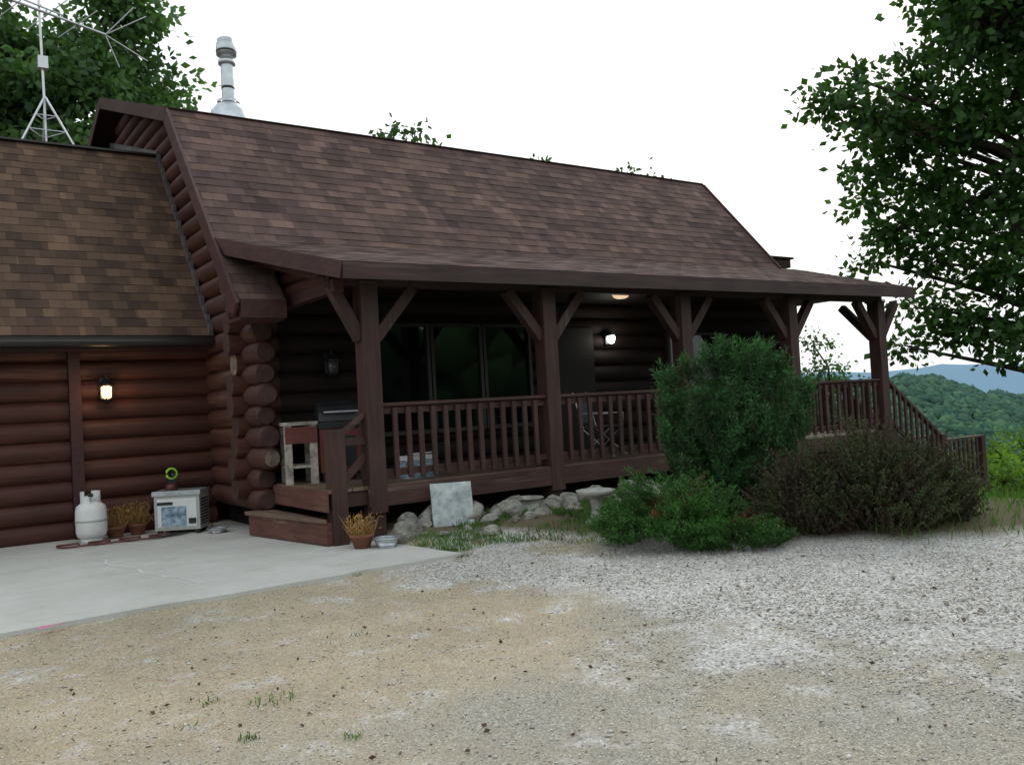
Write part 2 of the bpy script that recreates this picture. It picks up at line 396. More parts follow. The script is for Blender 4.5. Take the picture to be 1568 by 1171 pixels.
slab(mb,(XL+.02,10.05,mz(10.05)),(3.74,10.05,mz(10.05)),(3.74,12.8,5.93),(XL+.02,12.8,5.93),.04,WRAKE)
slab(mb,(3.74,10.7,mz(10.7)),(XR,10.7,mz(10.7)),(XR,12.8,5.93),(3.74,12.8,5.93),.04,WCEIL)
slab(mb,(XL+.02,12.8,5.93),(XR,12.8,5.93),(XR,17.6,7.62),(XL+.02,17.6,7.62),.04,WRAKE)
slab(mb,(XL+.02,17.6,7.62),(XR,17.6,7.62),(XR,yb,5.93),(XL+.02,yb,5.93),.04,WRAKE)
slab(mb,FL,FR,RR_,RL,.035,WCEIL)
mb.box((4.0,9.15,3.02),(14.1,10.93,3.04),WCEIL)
def rake(p,q,w=.2,x=XL): 
    mb.beam((x-.015,p[0],p[1]-w/2+.02),(x-.015,q[0],q[1]-w/2+.02),.035,w,WRAKE)
rake((10.03,mz(10.03)),(12.8,5.93),.22); rake((12.8,5.93),(17.6,7.62),.2); rake((17.6,7.62),(yb,5.93),.2); rake((yb,5.93),(yb+2.8,2.8),.2)
for p,q in (((10.7,mz(10.7)),(12.8,5.93)),((12.8,5.93),(17.6,7.62))): rake(p,q,.18,XR+.03)
mb.box((3.19,10.0,2.62),(3.74,10.04,2.84),WRAKE)
mb.box((3.19,10.045,2.6),(3.72,10.62,2.64),WRAKE)
mb.beam((3.80,8.485,2.965),(14.82,8.585,3.045),.04,.19,WTRIM)
mb.beam((3.80,8.49,2.965),(3.15,10.78,3.60),.04,.19,WRAKE)
mb.beam((14.82,8.6,3.045),(14.77,11.0,3.74),.04,.19,WTRIM)
mb.beam((3.86,9.07,2.98),(14.5,9.07,3.02),.14,.2,WTRIM)
for i in range(4):
    z0=2.90+.17*i; y0=9.1+ (z0-2.95)/.27*1.0 if i else 9.1
    y0=min(max(y0,9.1),10.9)
    mb.tube([(3.93,y0,z0+.08),(3.93,10.98,z0+.08)],.09,LOGY,10)
mb.beam((3.93,8.9,2.86),(3.93,10.98,2.86),.12,.14,WRAKE)
mb.beam((3.93,9.0,2.98),(3.60,10.7,3.48),.05,.2,LOGY)
mb.box((14.16,11.25,3.92),(14.95,11.7,4.08),WTRIM); mb.box((14.12,11.2,4.09),(15.0,11.75,4.13),GUTTER)
mb.build('roof_trim',house)

mb=MB(); PIT=.262
def endm(): return LOGEND if random.random()<.16 else LOGENDD
x0g=3.62
nlog=int((7.3-.35)/PIT)
for i in range(nlog+1):
    z=.42+i*PIT
    if z<2.75: y0=10.55+random.uniform(-.13,.12)
    elif z<5.9: y0=12.8-(5.93-z)/SL+.22
    else: y0=12.8+(z-5.93)/.352+.5
    y1=2*PEAK[0]-y0
    if y1-y0<.5: continue
    r_=.142
    mb.tube([(x0g+random.uniform(-.008,.008),y0,z),(x0g,y0+.03,z),(x0g,min(y1,24),z)],[r_*random.uniform(.68,.85),r_,r_],LOGY,16,endm() if z<2.75 else LOGENDD)
for i in range(12):
    z=.30+i*PIT
    if z>3.5: break
    x0=3.36+random.uniform(-.05,.05) if 0<i else 3.7
    mb.tube([(x0,11.08,z),(3.95,11.08,z)],.142,LOGX,16,endm())
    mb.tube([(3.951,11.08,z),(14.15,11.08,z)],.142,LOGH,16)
mb.build('log_walls',house)
mb=MB()
for i in range(11):
    z=.10+i*PIT
    if z>2.75: break
    mb.tube([(1.86,12.74,z),(3.55,12.74,z)],.15,LOGX,16)
    mb.tube([(-8,12.77,z+.0),(1.71,12.77,z)],.15,LOGX,16)
mb.box((1.715,12.56,0.0),(1.855,12.9,2.43),WRAKE)
mb.box((-8,12.55,2.435),(3.45,12.9,2.52),WTRIM)
mb.build('garage_log_wall',house)
mb=MB()
mb.box((3.75,11.2,.0),(14.0,24,3.6),DARK); mb.box((-8,12.9,0),(3.5,24,2.5),DARK)
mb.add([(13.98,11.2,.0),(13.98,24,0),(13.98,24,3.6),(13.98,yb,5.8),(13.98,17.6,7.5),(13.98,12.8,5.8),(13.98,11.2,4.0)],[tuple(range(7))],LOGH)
mb.build('wall_core',house)
mb=MB()
GA=(12.2,2.62);GB=(14.8,5.80)
shingled(mb,(-8,GA[0],GA[1]),(3.50,GA[0],GA[1]),(3.50,GB[0],GB[1]),(-8,GB[0],GB[1]),SH_GAR)
mb.add([(-8,GB[0],GB[1]),(3.50,GB[0],GB[1]),(3.50,18.7,7.0),(-8,18.7,7.0)],[(0,1,2,3)],SH_GAR,uvs=[[(0,0),(11,0),(11,4),(0,4)]])
mb.add([(-8,18.7,7.0),(3.5,18.7,7.0),(3.5,25,3),(-8,25,3)],[(0,1,2,3)],SH_GAR,uvs=[[(0,0),(11,0),(11,6),(0,6)]])
mb.build('garage_roof',house)
mb=MB()
mb.tube([(-8,12.13,2.53),(3.44,12.13,2.53)],.065,GUTTER,10); mb.box((-8,12.075,2.545),(3.45,12.19,2.60),GUTTER)
mb.box((-8,12.2,2.44),(3.45,12.54,2.47),WTRIM)
FLASH=simple('flashing',(.13,.12,.12),.5,.4,metal=.3)
k=22
for i in range(k):
    f=i/k; y=GA[0]+(GB[0]-GA[0])*f; z=GA[1]+(GB[1]-GA[1])*f
    mb.box((3.44,y,z+.02),(3.49,y+.10,z+.17),FLASH)
mb.beam((3.47,GB[0],GB[1]+.05),(3.47,18.6,7.05),.04,.1,FLASH)
mb.beam((-8,GB[0],GB[1]+.02),(3.5,GB[0],GB[1]+.02),.14,.03,GUTTER)
mb.beam((XL,12.8,5.945),(XR,12.8,5.945),.08,.012,WTRIM)
mb.build('gutter_and_flashing',house)
mb=MB(); DZ=.61
x=3.74
while x<14.5:
    mb.box((x,9.0,DZ-.04),(min(x+.135,14.5),10.95,DZ),WDECK); x+=.142
mb.build('deck_boards',house,.003)
mb=MB()
mb.box((4.20,8.955,.37),(14.5,8.998,.605),WRAIL); mb.box((3.70,9.0,.37),(3.738,10.9,.60),STEPW); mb.box((14.5,9.0,.37),(14.54,10.9,.6),WTRIM)
mb.box((4.2,9.8,.0),(14.4,9.85,.37),DARK)  # near-black sheet standing in for the shade beneath the deck
POSTX=[4.32,6.88,9.40,11.88,14.38]
for px in POSTX:
    g=G(px,9.07)-.15
    mb.box((px-.10,8.97+.035,g),(px+.10,9.17,.365),WPOST)
    mb.box((px-.105,8.945,.30),(px+.105,9.17,2.90),WPOST)
    zt=2.88+.04*(px-4.3)/10
    for sx in (-1,1):
        ex=.42 if (px<5 and sx<0) else .60
        mb.beam((px+sx*.09,9.06,2.28),(px+sx*ex,9.06,zt),.13,.13,WPOST,up=(0,1,0))
    mb.box((px-.12,8.93,2.90),(px+.12,9.2,2.935),WTRIM)
mb.beam((14.38,9.16,2.28),(14.38,9.75,2.9),.13,.13,WPOST,up=(1,0,0))
mb.box((3.77,8.97,0),(3.95,9.15,1.27),WPOST)
mb.beam((3.95,9.06,1.22),(4.22,9.06,1.42),.10,.05,WRAIL); mb.box((3.95,9.02,1.08),(4.22,9.10,1.17),WRAIL); mb.beam((3.95,9.06,.7),(4.22,9.06,.95),.04,.09,WRAIL)
mb.box((3.95,9.03,.40),(4.22,9.09,.56),WPOST)
def rail(xa,xb,y=9.05):
    mb.box((xa,y-.07,1.50),(xb,y+.07,1.54),WRAIL); mb.box((xa,y-.02,1.41),(xb,y+.02,1.498),WRAIL); mb.box((xa,y-.02,.70),(xb,y+.02,.78),WRAIL)
    n=round((xb-xa)/.172); 
    for i in range(1,n):
        x=xa+(xb-xa)*i/n+random.uniform(-.006,.006); mb.box((x-.031,y-.062,.66+random.uniform(-.01,.01)),(x+.031,y-.022,1.48),WPOST)
for a,b_ in zip(POSTX[:-1],POSTX[1:]): rail(a+.105,b_-.105)
def raily(ya,yb_,x):
    mb.box((x-.07,ya,1.50),(x+.07,yb_,1.54),WRAIL); mb.box((x-.02,ya,1.41),(x+.02,yb_,1.498),WRAIL); mb.box((x-.02,ya,.70),(x+.02,yb_,.78),WRAIL)
    n=round((yb_-ya)/.172)
    for i in range(1,n):
        y=ya+(yb_-ya)*i/n; mb.box((x-.062,y-.031,.66),(x-.022,y+.031,1.48),WPOST)
raily(9.17,10.95,14.38)
mb.build('porch_posts_and_railing',house,.006)
mb=MB()
def prism(poly,z0,z1,mat):
    n=len(poly); mb.add([(x,y,z0) for x,y in poly]+[(x,y,z1) for x,y in poly],[tuple(range(n))[::-1],tuple(range(n,2*n))]+[(i,(i+1)%n,(i+1)%n+n,i+n) for i in range(n)],mat)
prism([(3.40,10.75),(3.70,9.02),(3.9,9.02),(3.9,10.75)],0.01,.255,STEPW)
prism([(3.36,10.78),(3.67,8.98),(3.69,8.98),(3.69,10.78)],.256,.30,WDECK)
mb.build('entry_step',house,.006)
mb=MB()
sx0,sz0,sx1,sz1=14.5,.61,16.2,-.55
for yy in (9.03,10.05):
    mb.beam((sx0,yy,sz0-.1),(sx1,yy,sz1-.1),.05,.28,WTRIM)
    mb.beam((sx0-.05,yy,1.54),(sx1,yy,1.54-1.16),.10,.05,WRAIL); mb.beam((sx0,yy,.80),(sx1,yy,-.36),.05,.08,WRAIL)
    for i in range(1,10):
        f=i/10; x=sx0+(sx1-sx0)*f; zz=1.5-1.16*f; mb.box((x-.03,yy-.06,zz-.74),(x+.03,yy-.02,zz),WPOST)
    mb.box((16.15,yy-.07,-2.2),(16.29,yy+.07,.42),WPOST); mb.box((17.6,yy-.07,-2.4),(17.74,yy+.07,.30),WPOST)
    mb.box((16.29,yy-.05,.27),(17.72,yy+.05,.31),WRAIL); mb.box((16.29,yy-.02,-.45),(17.6,yy+.02,-.38),WRAIL)
    for i in range(1,8): x=16.29+1.31*i/8; mb.box((x-.03,yy-.06,-.5),(x+.03,yy-.02,.26),WPOST)
for i in range(6):
    f=(i+.5)/6; x=sx0+(sx1-sx0)*f; mb.box((x-.15,9.06,.61-1.16*f-.02),(x+.15,10.02,.61-1.16*f+.02),WDECK)
mb.box((16.2,9.0,-.62),(17.7,10.1,-.56),WDECK)
mb.build('side_staircase',house,.004)
mg,nt,b=newmat('window_glass'); b.inputs['Base Color'].default_value=(.004,.005,.006,1); b.inputs['Roughness'].default_value=.03; b.inputs['Specular IOR Level'].default_value=.5
n_=noi(nt,pos(nt),1.4,2); bump(nt,b,n_,.05,.02)
FRM=simple('window_frame',(.028,.022,.020),.5,.3)
mb=MB()
yw=10.925
def window(xa,xb,za,zb):
    mb.box((xa,yw,za),(xb,yw+.02,zb),mg)
    for q in ((xa-.05,xa),(xb,xb+.05)): mb.box((q[0],yw-.04,za-.05),(q[1],yw+.06,zb+.05),FRM)
    mb.box((xa,yw-.04,zb),(xb,yw+.06,zb+.05),FRM); mb.box((xa,yw-.05,za-.06),(xb,yw+.06,za),FRM)
for xa,xb in ((5.38,6.12),(6.24,7.02),(7.14,7.92)): window(xa,xb,1.15,2.62)
window(11.0,12.4,1.3,2.5)
mb.box((8.35,yw-.02,.62),(9.25,yw+.08,2.62),WCEIL); mb.box((8.45,yw-.03,.72),(9.15,yw-.021,1.4),WCEIL); mb.box((8.45,yw-.03,1.55),(9.15,yw-.021,2.5),WCEIL)
mb.build('windows_and_door',house)
mb=MB(); cx,cy=4.74,15.0
mb.lathe([(.34,6.55),(.30,6.8),(.2,6.92),(.15,6.95)],(cx,cy,0),STEEL); mb.lathe([(.19,6.95),(.19,6.99),(.13,6.99)],(cx,cy,0),STEEL)
mb.lathe([(.105,6.9),(.105,7.62)],(cx,cy,0),STEEL); mb.lathe([(.105,7.62),(.145,7.63),(.145,7.70),(.115,7.71),(.115,7.78)],(cx,cy,0),STEEL)
mb.lathe([(.115,7.78),(.17,7.79),(.17,7.99),(.15,8.0),(.15,8.07),(.11,8.10),(0.001,8.11)],(cx,cy,0),STEEL)
mb.lathe([(.108,7.2),(.112,7.2),(.112,7.24),(.108,7.24)],(cx,cy,0),BLACK)
mb.lathe([(.172,7.84),(.175,7.84),(.175,7.87),(.172,7.87)],(cx,cy,0),BLACK)
mb.build('chimney_flue',house)

def emis(name,c,s):
    m,nt,b=newmat(name); b.inputs['Base Color'].default_value=(*c,1); b.inputs['Emission Color'].default_value=(*c,1); b.inputs['Emission Strength'].default_value=s; return m
WARM=emis('warm_glass',(1,.62,.26),4.5); COOL=emis('cool_bulb',(.95,1,.95),12); OFFG=simple('lantern_glass_off',(.1,.1,.1),.15,.2)
def lantern(name,x,y,z,lit,power,col):
    e=empty(name,(x,y,z)); mb=MB()
    mb.box((-.06,.0,-.12),(.06,.03,.16),BLACK); mb.beam((0,0,.13),(0,-.12,.17),.025,.025,BLACK); mb.tube([(0,-.12,.17),(0,-.12,.10)],.012,BLACK)
    mb.lathe([(.001,.14),(.03,.12),(.085,.075),(.105,.05),(.09,.045)],(0,-.12,0),BLACK,8)
    mb.lathe([(.082,-.13),(.06,-.16),(.015,-.18),(.001,-.2)],(0,-.12,0),BLACK,8); mb.lathe([(.06,-.13),(.084,-.13),(.084,-.12),(.05,-.12)],(0,-.12,0),BLACK,8)
    for k in range(6):
        a=k*math.pi/3+.3; mb.beam((.072*math.cos(a),-.12+.072*math.sin(a),-.125),(.088*math.cos(a),-.12+.088*math.sin(a),.06),.013,.013,BLACK)
    mb.lathe([(.03,-.12),(.056,-.1),(.066,.03),(.03,.05)],(0,-.12,0),lit,12)
    mb.build('lantern_body',e)
    if power:
        l=bpy.data.lights.new('lamp_light','POINT'); l.energy=power; l.color=col; l.shadow_soft_size=.05
        o=bpy.data.objects.new('lamp_light',l); COL.objects.link(o); o.parent=e; o.location=(0,-.28,-.06)
lantern('wall_lantern',2.14,12.56,1.93,WARM,4.5,(1,.6,.26))
lantern('wall_lantern',4.62,10.93,2.10,OFFG,0,None)
e=empty('porch_light',(9.58,10.93,2.45)); mb=MB(); mb.box((-.06,-.03,-.1),(.06,.02,.1),BLACK); mb.lathe([(.001,-.1),(.045,-.08),(.065,-.02),(.06,.03),(.02,.07),(.001,.075)],(0,-.1,0),COOL,16); mb.lathe([(.07,.03),(.075,.06),(.03,.1),(.001,.1)],(0,-.1,0),BLACK,16); mb.build('fixture',e)
l=bpy.data.lights.new('bulb','POINT'); l.energy=3; l.color=(1,.95,.82); l.shadow_soft_size=.06; o=bpy.data.objects.new('bulb',l); COL.objects.link(o); o.parent=e; o.location=(0,-.3,0)
e=empty('ceiling_light',(8.75,9.62,3.02)); mb=MB(); mb.lathe([(.001,-.10),(.07,-.095),(.11,-.075),(.12,-.05),(.13,-.045),(.13,0)],(0,0,0),emis('ceiling_lens',(1,.72,.45),.8)); mb.build('lens',e)

e=empty('tv_antenna'); mb=MB(); ax,ay=1.88,15.0
apex=(ax,ay,6.62)
for a in (210,330,90): mb.tube([(ax+.42*math.cos(math.radians(a)),ay+.42*math.sin(math.radians(a)),5.82),apex],.018,ALU,6)
for zz,r in ((6.05,.30),(6.3,.17)):
    pp=[(ax+r*math.cos(math.radians(a)),ay+r*math.sin(math.radians(a)),zz) for a in (210,330,90,210)]
    for p,q in zip(pp[:-1],pp[1:]): mb.tube([p,q],.009,ALU,5)
mb.tube([(ax,ay,5.9),(ax-.03,ay,8.15)],.018,ALU,8)
mb.box((ax-.08,ay-.07,7.05),(ax+.06,ay+.07,7.24),ALU)
b0=Vector((ax-1.6,ay-.4,8.12)); b1=Vector((ax+.95,ay+.2,7.86)); mb.tube([b0,b1],.022,ALU,8); mb.tube([b0+Vector((0,0,.12)),b0.lerp(b1,.75)+Vector((0,0,.06))],.015,ALU,8)
for i in range(6):
    p=b0.lerp(b1,i/6); L=.95-.08*i; d=Vector((.35,-.85,.1)).normalized(); mb.tube([p-d*L,p+d*L],.008,ALU,5)
for d in ((.9,.2,-.35),(.8,-.3,.45),(.3,.2,-.6),(.5,-.5,.5)): mb.tube([b1,b1+Vector(d)*.75],.009,ALU,5)
mb.build('antenna_frame',e)

# ------------------------------------------------------------------ yard objects
e=empty('propane_tank',(1.84,12.1,0)); mb=MB()
mb.lathe([(.12,.0),(.13,.0),(.13,.05),(.10,.055)],(0,0,0),WHITEP); mb.lathe([(.001,.03),(.10,.035),(.165,.08),(.182,.14),(.184,.27),(.1845,.275),(.184,.28),(.182,.40),(.165,.46),(.11,.50),(.03,.515),(.001,.515)],(0,0,0),WHITEP,32)
mb.lathe([(.1845,.262),(.188,.27),(.188,.28),(.1845,.288)],(0,0,0),GREYP,32)
mb.tube([(0,0,.5),(0,0,.57)],.025,STEEL); mb.tube([(-.03,0,.59),(.03,0,.59)],.022,BLACK); mb.tube([(0,0,.54),(.06,-.03,.54)],.015,STEEL)
for k in range(24):
    a0=2*math.pi*k/24;a1=2*math.pi*(k+1)/24
    if k in (17,18,19,20): continue
    hgt=.64
    if k in (15,16,21,22,5,6,7): hgt=.58
    for rr_ in (.112,.118): mb.add([(rr_*math.cos(a0),rr_*math.sin(a0),.48),(rr_*math.cos(a1),rr_*math.sin(a1),.48),(rr_*math.cos(a1),rr_*math.sin(a1),hgt),(rr_*math.cos(a0),rr_*math.sin(a0),hgt)],[(0,1,2,3)],WHITEP)
mb.build('cylinder_body',e)
e=empty('generator',(2.92,12.0,0),-.55); mb=MB()
mb.box((-.29,-.2,.05),(.29,.2,.50),GREYP); mb.box((-.31,-.22,.50),(.31,.22,.56),STEEL)
for sx in (-.24,.24):
    for sy in (-.15,.15): mb.box((sx-.03,sy-.03,0),(sx+.03,sy+.03,.05),BLACK)
mb.box((-.25,-.206,.09),(.25,-.201,.46),WHITEP); mb.box((-.2,-.212,.1),(.12,-.207,.36),BLUE)
mb.box((-.25,-.214,.38),(-.05,-.208,.42),BLACK)
for i in range(9): mb.box((.291,-.16,.1+.04*i),(.297,.16,.122+.04*i),BLACK)
mb.box((.15,-.22,.13),(.24,-.207,.2),BLACK)
mb.build('cabinet',e,.006)
e=empty('work_lamp',(2.80,12.0,.56)); mb=MB()
mb.lathe([(.001,0),(.07,0),(.075,.05),(.06,.08),(.03,.09)],(0,0,0),RED); mb.box((-.05,-.04,.08),(.05,.04,.16),BLACK)
ring=[(.065*math.cos(a),-.03,.22+.065*math.sin(a)) for a in np.linspace(0,2*math.pi,17)]; mb.tube(ring,.016,LIME,8)
mb.lathe([(.001,0),(.045,.005),(.045,.03)],(0,-.03,.22),BLACK,16,Matrix.Rotation(math.radians(90),3,'X'))
mb.build('lamp_body',e)
mb=MB()
pt=[Vector((1.45+.2*math.cos(t*1.0)+t*.055,11.85+.16*math.sin(t)-.006*t,.02+.004*math.sin(t*3))) for t in np.linspace(0,22,140)]
mb.tube(pt,.013,HOSE,6)
pt=[Vector((2.5+.16*math.cos(t)+t*.02,11.62+.07*math.sin(t*1.1),.02)) for t in np.linspace(0,14,90)]; mb.tube(pt,.009,BLACK,6)
mb.tube([(3.05,11.85,.5),(3.25,11.95,.56),(3.35,12.1,.4),(3.3,12.0,.02),(3.0,11.6,.015)],.01,BLACK,6)
mb.build('garden_hose')
def bowl(name,x,y,z,r,h,mat):
    mb=MB(); mb.lathe([(.001,.004),(r*.75,.004),(r*.72,0),(r*.95,h),(r*1.08,h+.004),(r*1.08,h-.004),(r*.92,h-.008),(r*.7,.012),(.001,.01)],(0,0,0),mat,28); mb.build(name,loc=(x,y,z))
bowl('dog_bowl',4.13,8.44,.002,.14,.10,STEEL); bowl('dog_bowl',3.22,11.45,.002,.13,.06,STEEL)
bowl('planter_bowl',6.15,8.68,G(6.15,8.68)+.02,.20,.15,CONC_B)
def dryplant(name,x,y,z,r,h,n,pot=True):
    e=empty(name,(x,y,z)); 
    if pot:
        mb=MB(); mb.lathe([(.001,0),(r*.7,0),(r,.12),(r*1.1,.12),(r*1.1,.15),(r*.95,.15),(r*.9,.12),(.001,.12)],(0,0,0),TERRA); mb.build('pot',e)
    a=rng.uniform(0,6.28,n); rr=r*rng.random(n)**.5
    P=np.stack([rr*np.cos(a),rr*np.sin(a),np.full(n,.1 if pot else 0)],1); D=np.stack([np.cos(a)*rr*3+rng.normal(0,.25,n),np.sin(a)*rr*3+rng.normal(0,.25,n),np.full(n,1.)],1)
    foliage('stems',P,D,rng.uniform(.3,1.1,n)*h,.009,L_DRY,e)
    P2=P+D/np.linalg.norm(D,axis=1,keepdims=True)*(rng.uniform(.3,.9,n)*h)[:,None]
    foliage('leaves',P2,rng.normal(size=(n,3)),.045,.018,L_DRY,e)
dryplant('dried_potted_plant',3.93,8.62,0,.12,.30,150); dryplant('dried_potted_plant',2.14,12.25,0,.12,.36,170); dryplant('dried_potted_plant',2.42,12.3,0,.11,.38,170)
e=empty('marble_slab',(5.08,8.62,G(5.08,8.62)),-.35); mb=MB()
MARB=simple('marble',(.30,.37,.38),.35,.35,7,c2=(.62,.66,.66),bs=.05)
M=Matrix.Rotation(math.radians(-14),4,'X'); mb.box((-.24,-.015,0),(.24,.015,.5),MARB,M); mb.build('slab_panel',e,.003)
mb=MB(); i=0
for x in np.arange(4.45,8.6,.15):
    i+=1; y=8.66+random.uniform(-.16,.18)
    if abs(x-5.08)<.2: y=8.9
    r=random.uniform(.07,.16); mb.rock((x,y,G(x,y)+r*.45),r,ROCK,i,(random.uniform(.9,1.3),.9,random.uniform(.65,.9)))
for x in np.arange(4.6,7.2,.17):
    i+=1; y=8.30+random.uniform(-.2,.25); r=random.uniform(.03,.09); mb.rock((x,y,G(x,y)+r*.3),r,ROCK,i,(1.2,.9,.7))
mb.build('rocks')
mb=MB(); mb.lathe([(.001,0),(.13,0),(.13,.04),(.07,.07),(.05,.16),(.06,.26),(.10,.30),(.19,.33),(.215,.37),(.20,.375),(.13,.345),(.001,.335)],(0,0,0),CONC_B,28)
mb.build('birdbath',loc=(6.02,7.2,G(6.02,7.2)-.02))
e=empty('barbecue_grill',(4.22,10.35,.61),-.25); mb=MB()
WW=simple('weathered_white_wood',(.34,.29,.25),.8,.6,10)
for sx in (-.42,-.12):
    for sy in (-.25,.25): mb.box((sx-.045,sy-.03,0),(sx+.045,sy+.03,.72),WW)
mb.box((-.48,-.3,.72),(-.06,.3,.76),WW); mb.box((-.46,-.27,.2),(-.08,.27,.23),WW); mb.box((-.455,-.285,.5),(-.08,-.28,.7),RED)
mb.box((-.04,-.26,.12),(.5,.26,.66),RED); mb.box((-.06,-.28,.66),(.52,.28,.74),BLACK)
for sx in (.0,.46):
    for sy in (-.22,.22): mb.tube([(sx,sy,0),(sx,sy,.12)],.02,BLACK)
for k in range(8):
    a0=math.pi*k/8;a1=math.pi*(k+1)/8
    mb.add([(-.04,-.25*math.cos(a0),.75+.26*math.sin(a0)),(.5,-.25*math.cos(a0),.75+.26*math.sin(a0)),(.5,-.25*math.cos(a1),.75+.26*math.sin(a1)),(-.04,-.25*math.cos(a1),.75+.26*math.sin(a1))],[(0,1,2,3)],BLACK,True)
for xx in (-.04,.5): mb.add([(xx,-.25*math.cos(math.pi*k/8),.75+.26*math.sin(math.pi*k/8)) for k in range(9)],[tuple(range(9))],BLACK)
mb.tube([(.02,-.29,.86),(.44,-.29,.86)],.015,STEEL); mb.tube([(.04,-.24,.86),(.04,-.29,.86)],.01,STEEL); mb.tube([(.42,-.24,.86),(.42,-.29,.86)],.01,STEEL)
mb.box((.06,-.268,.18),(.4,-.262,.56),BLACK)
mb.build('grill_and_cart',e,.004)
e=empty('cooler',(5.1,9.5,.61),.2); mb=MB(); mb.box((-.19,-.13,0),(.19,.13,.22),BLUE); mb.box((-.2,-.14,.22),(.2,.14,.27),WHITEP); mb.tube([(-.2,-.03,.16),(-.22,-.15,.3),(.22,-.15,.3),(.2,-.03,.16)],.01,WHITEP,6); mb.build('cooler_body',e,.01)
e=empty('folding_chair',(8.4,9.8,.61),.5); mb=MB(); CLOTH=simple('chair_cloth',(.05,.055,.06),.8,.3)
for sx in (-.26,.26):
    mb.tube([(sx,-.26,0),(sx,.26,.45)],.009,ALU,6); mb.tube([(sx,.24,0),(sx,-.24,.45)],.009,ALU,6); mb.tube([(sx,.2,.42),(sx,.34,.95)],.009,ALU,6); mb.tube([(sx,-.24,.45),(sx,-.24,.62),(sx,.26,.64)],.009,ALU,6)
mb.box((-.25,-.24,.43),(.25,.24,.445),CLOTH); mb.beam((0,.22,.5),(0,.335,.93),.5,.012,CLOTH,up=(0,1,0))
mb.build('chair_frame',e)

# ------------------------------------------------------------------ vegetation
def unit(n,r_=rng):
    d=r_.normal(size=(n,3)); return d/np.linalg.norm(d,axis=1,keepdims=True)
def tree(name,loc,rot,clumps,trunk_r,leafL,mat,sub=20,per=55,sig=.22,seed=1,trunk_top=None):
    lr=np.random.default_rng(seed); e=empty(name,loc,rot); mb=MB()
    zt=trunk_top or max(c[2] for c in clumps)*.75
    tp=[(0,0,-.6),(.05,.05,zt*.3),(-.1,.05,zt*.65),(0,0,zt)]
    mb.tube(tp,[trunk_r*1.25,trunk_r,trunk_r*.7,trunk_r*.3],BARK,10)
    PP=[];DD=[]
    for (x,y,z,r) in clumps:
        c=np.array((x,y,z)); zb=max(.25*zt,min(zt*.95,z-np.hypot(x,y)*.45))
        mid=(x*.5+lr.normal(0,.15),y*.5+lr.normal(0,.15),(zb+z)/2+.25)
        mb.tube([(0,0,zb),mid,tuple(c)],[trunk_r*.33,trunk_r*.2,.025],BARK,6)
        ns=max(4,int(sub*r*r))
        sp=c+unit(ns,lr)*(r*lr.random((ns,1))**.45)*np.array([1,1,.8])
        for s_ in sp:
            m_=(c+s_)/2+lr.normal(0,.05,3); mb.tube([tuple(c),tuple(m_),tuple(s_)],[.02,.013,.005],TWIG,3)
            k=max(5,int(per*lr.uniform(.4,1.4)))
            off=lr.normal(0,sig,(k,3))*np.array([1.25,1.25,.7]); p=s_+off
            PP.append(p); d=off/sig*.5+lr.normal(0,.7,(k,3)); d[:,2]-=.35; DD.append(d)
    mb.build('trunk_and_branches',e)
    P=np.concatenate(PP);D=np.concatenate(DD); L=leafL*lr.uniform(.7,1.3,len(P))
    foliage('crown_leaves',P,D,L,L*.66,mat,e,lr)
A_=-math.atan2(.571,.821)
cl=[(-5.95,-1,7.08,.5),(-5.2,-1,6.72,.7),(-5.5,-1,7.5,.35),(-4.77,0,5.86,.55),(-4.0,0,7.7,.5),(-3.7,-1,8.3,.85),(-3.3,-2,7.9,1.1),(-3.7,0,6.76,.9),(-3.15,-1,6.6,1.0),(-4.6,.5,5.3,.5),(-4.1,.5,4.75,.7),(-4.4,1,4.1,.4),(-3.8,0,5.41,.7),(-3.0,-.5,5.1,.95),(-3.3,.5,3.97,.75),(-2.5,0,3.57,1.0),(-3.4,1,3.05,.6),(-2.85,.5,2.5,.75),(-2.3,0,2.1,.65),(-3.8,1,2.2,.35),(-.9,0,8.4,1.4),(-.7,-.5,6.5,1.4),(-.8,0,4.4,1.3),(-1.2,0,2.7,1.1),(1.5,1,7,1.5),(.5,2,9.5,1.4),(0,0,11,1.4),(-2.6,-1.5,9.2,1.3),(-2.2,-2,7,1.2),(-1.8,-1.5,5.3,1.0),(-3.6,-1.5,9.4,.9),(-3.0,-2.2,8.6,1.1),(-2.2,-2.5,8.0,1.2),(-2.9,-1.5,4.3,.6),(-4.3,-.5,6.3,.6),(-2.0,-1,1.9,.6),(-4.5,0,6.9,.45)]
cl=[(a,b_,z+2.3,r) for a,b_,z,r in cl]
tree('oak_tree',(20.6,7.6,-2.3),A_,cl,.34,.185,L_OAK,25,40,.19,3)
def ell(n,c,r,cr,seed):
    q=np.random.default_rng(seed); o=[]
    for _ in range(n):
        d=unit(1,q)[0]*q.random()**.4; o.append((c[0]+d[0]*r[0],c[1]+d[1]*r[1],c[2]+d[2]*r[2],cr*q.uniform(.7,1.25)))
    return o
tree('oak_tree',(3.3,31.8,-.2),0,ell(46,(0,0,12.9),(4.9,3.4,5),1.2,5)+[(4.6,0,11.6,1.0),(4.4,0,13.4,1.1),(4.0,0,12.4,1.1),(4.2,0,10.6,1.0)],.4,.28,L_OAKL,14,36,.34,5)
tree('oak_tree',(-3.6,34.5,-.2),0,ell(44,(0,0,12.5),(5.5,3.4,5.5),1.35,6),.4,.32,L_OAKL,11,34,.4,6)
tree('oak_tree',(-12,36,-.2),0,ell(26,(0,0,12),(6,4,5.5),1.5,8),.4,.34,L_OAKL,7,30,.42,8)
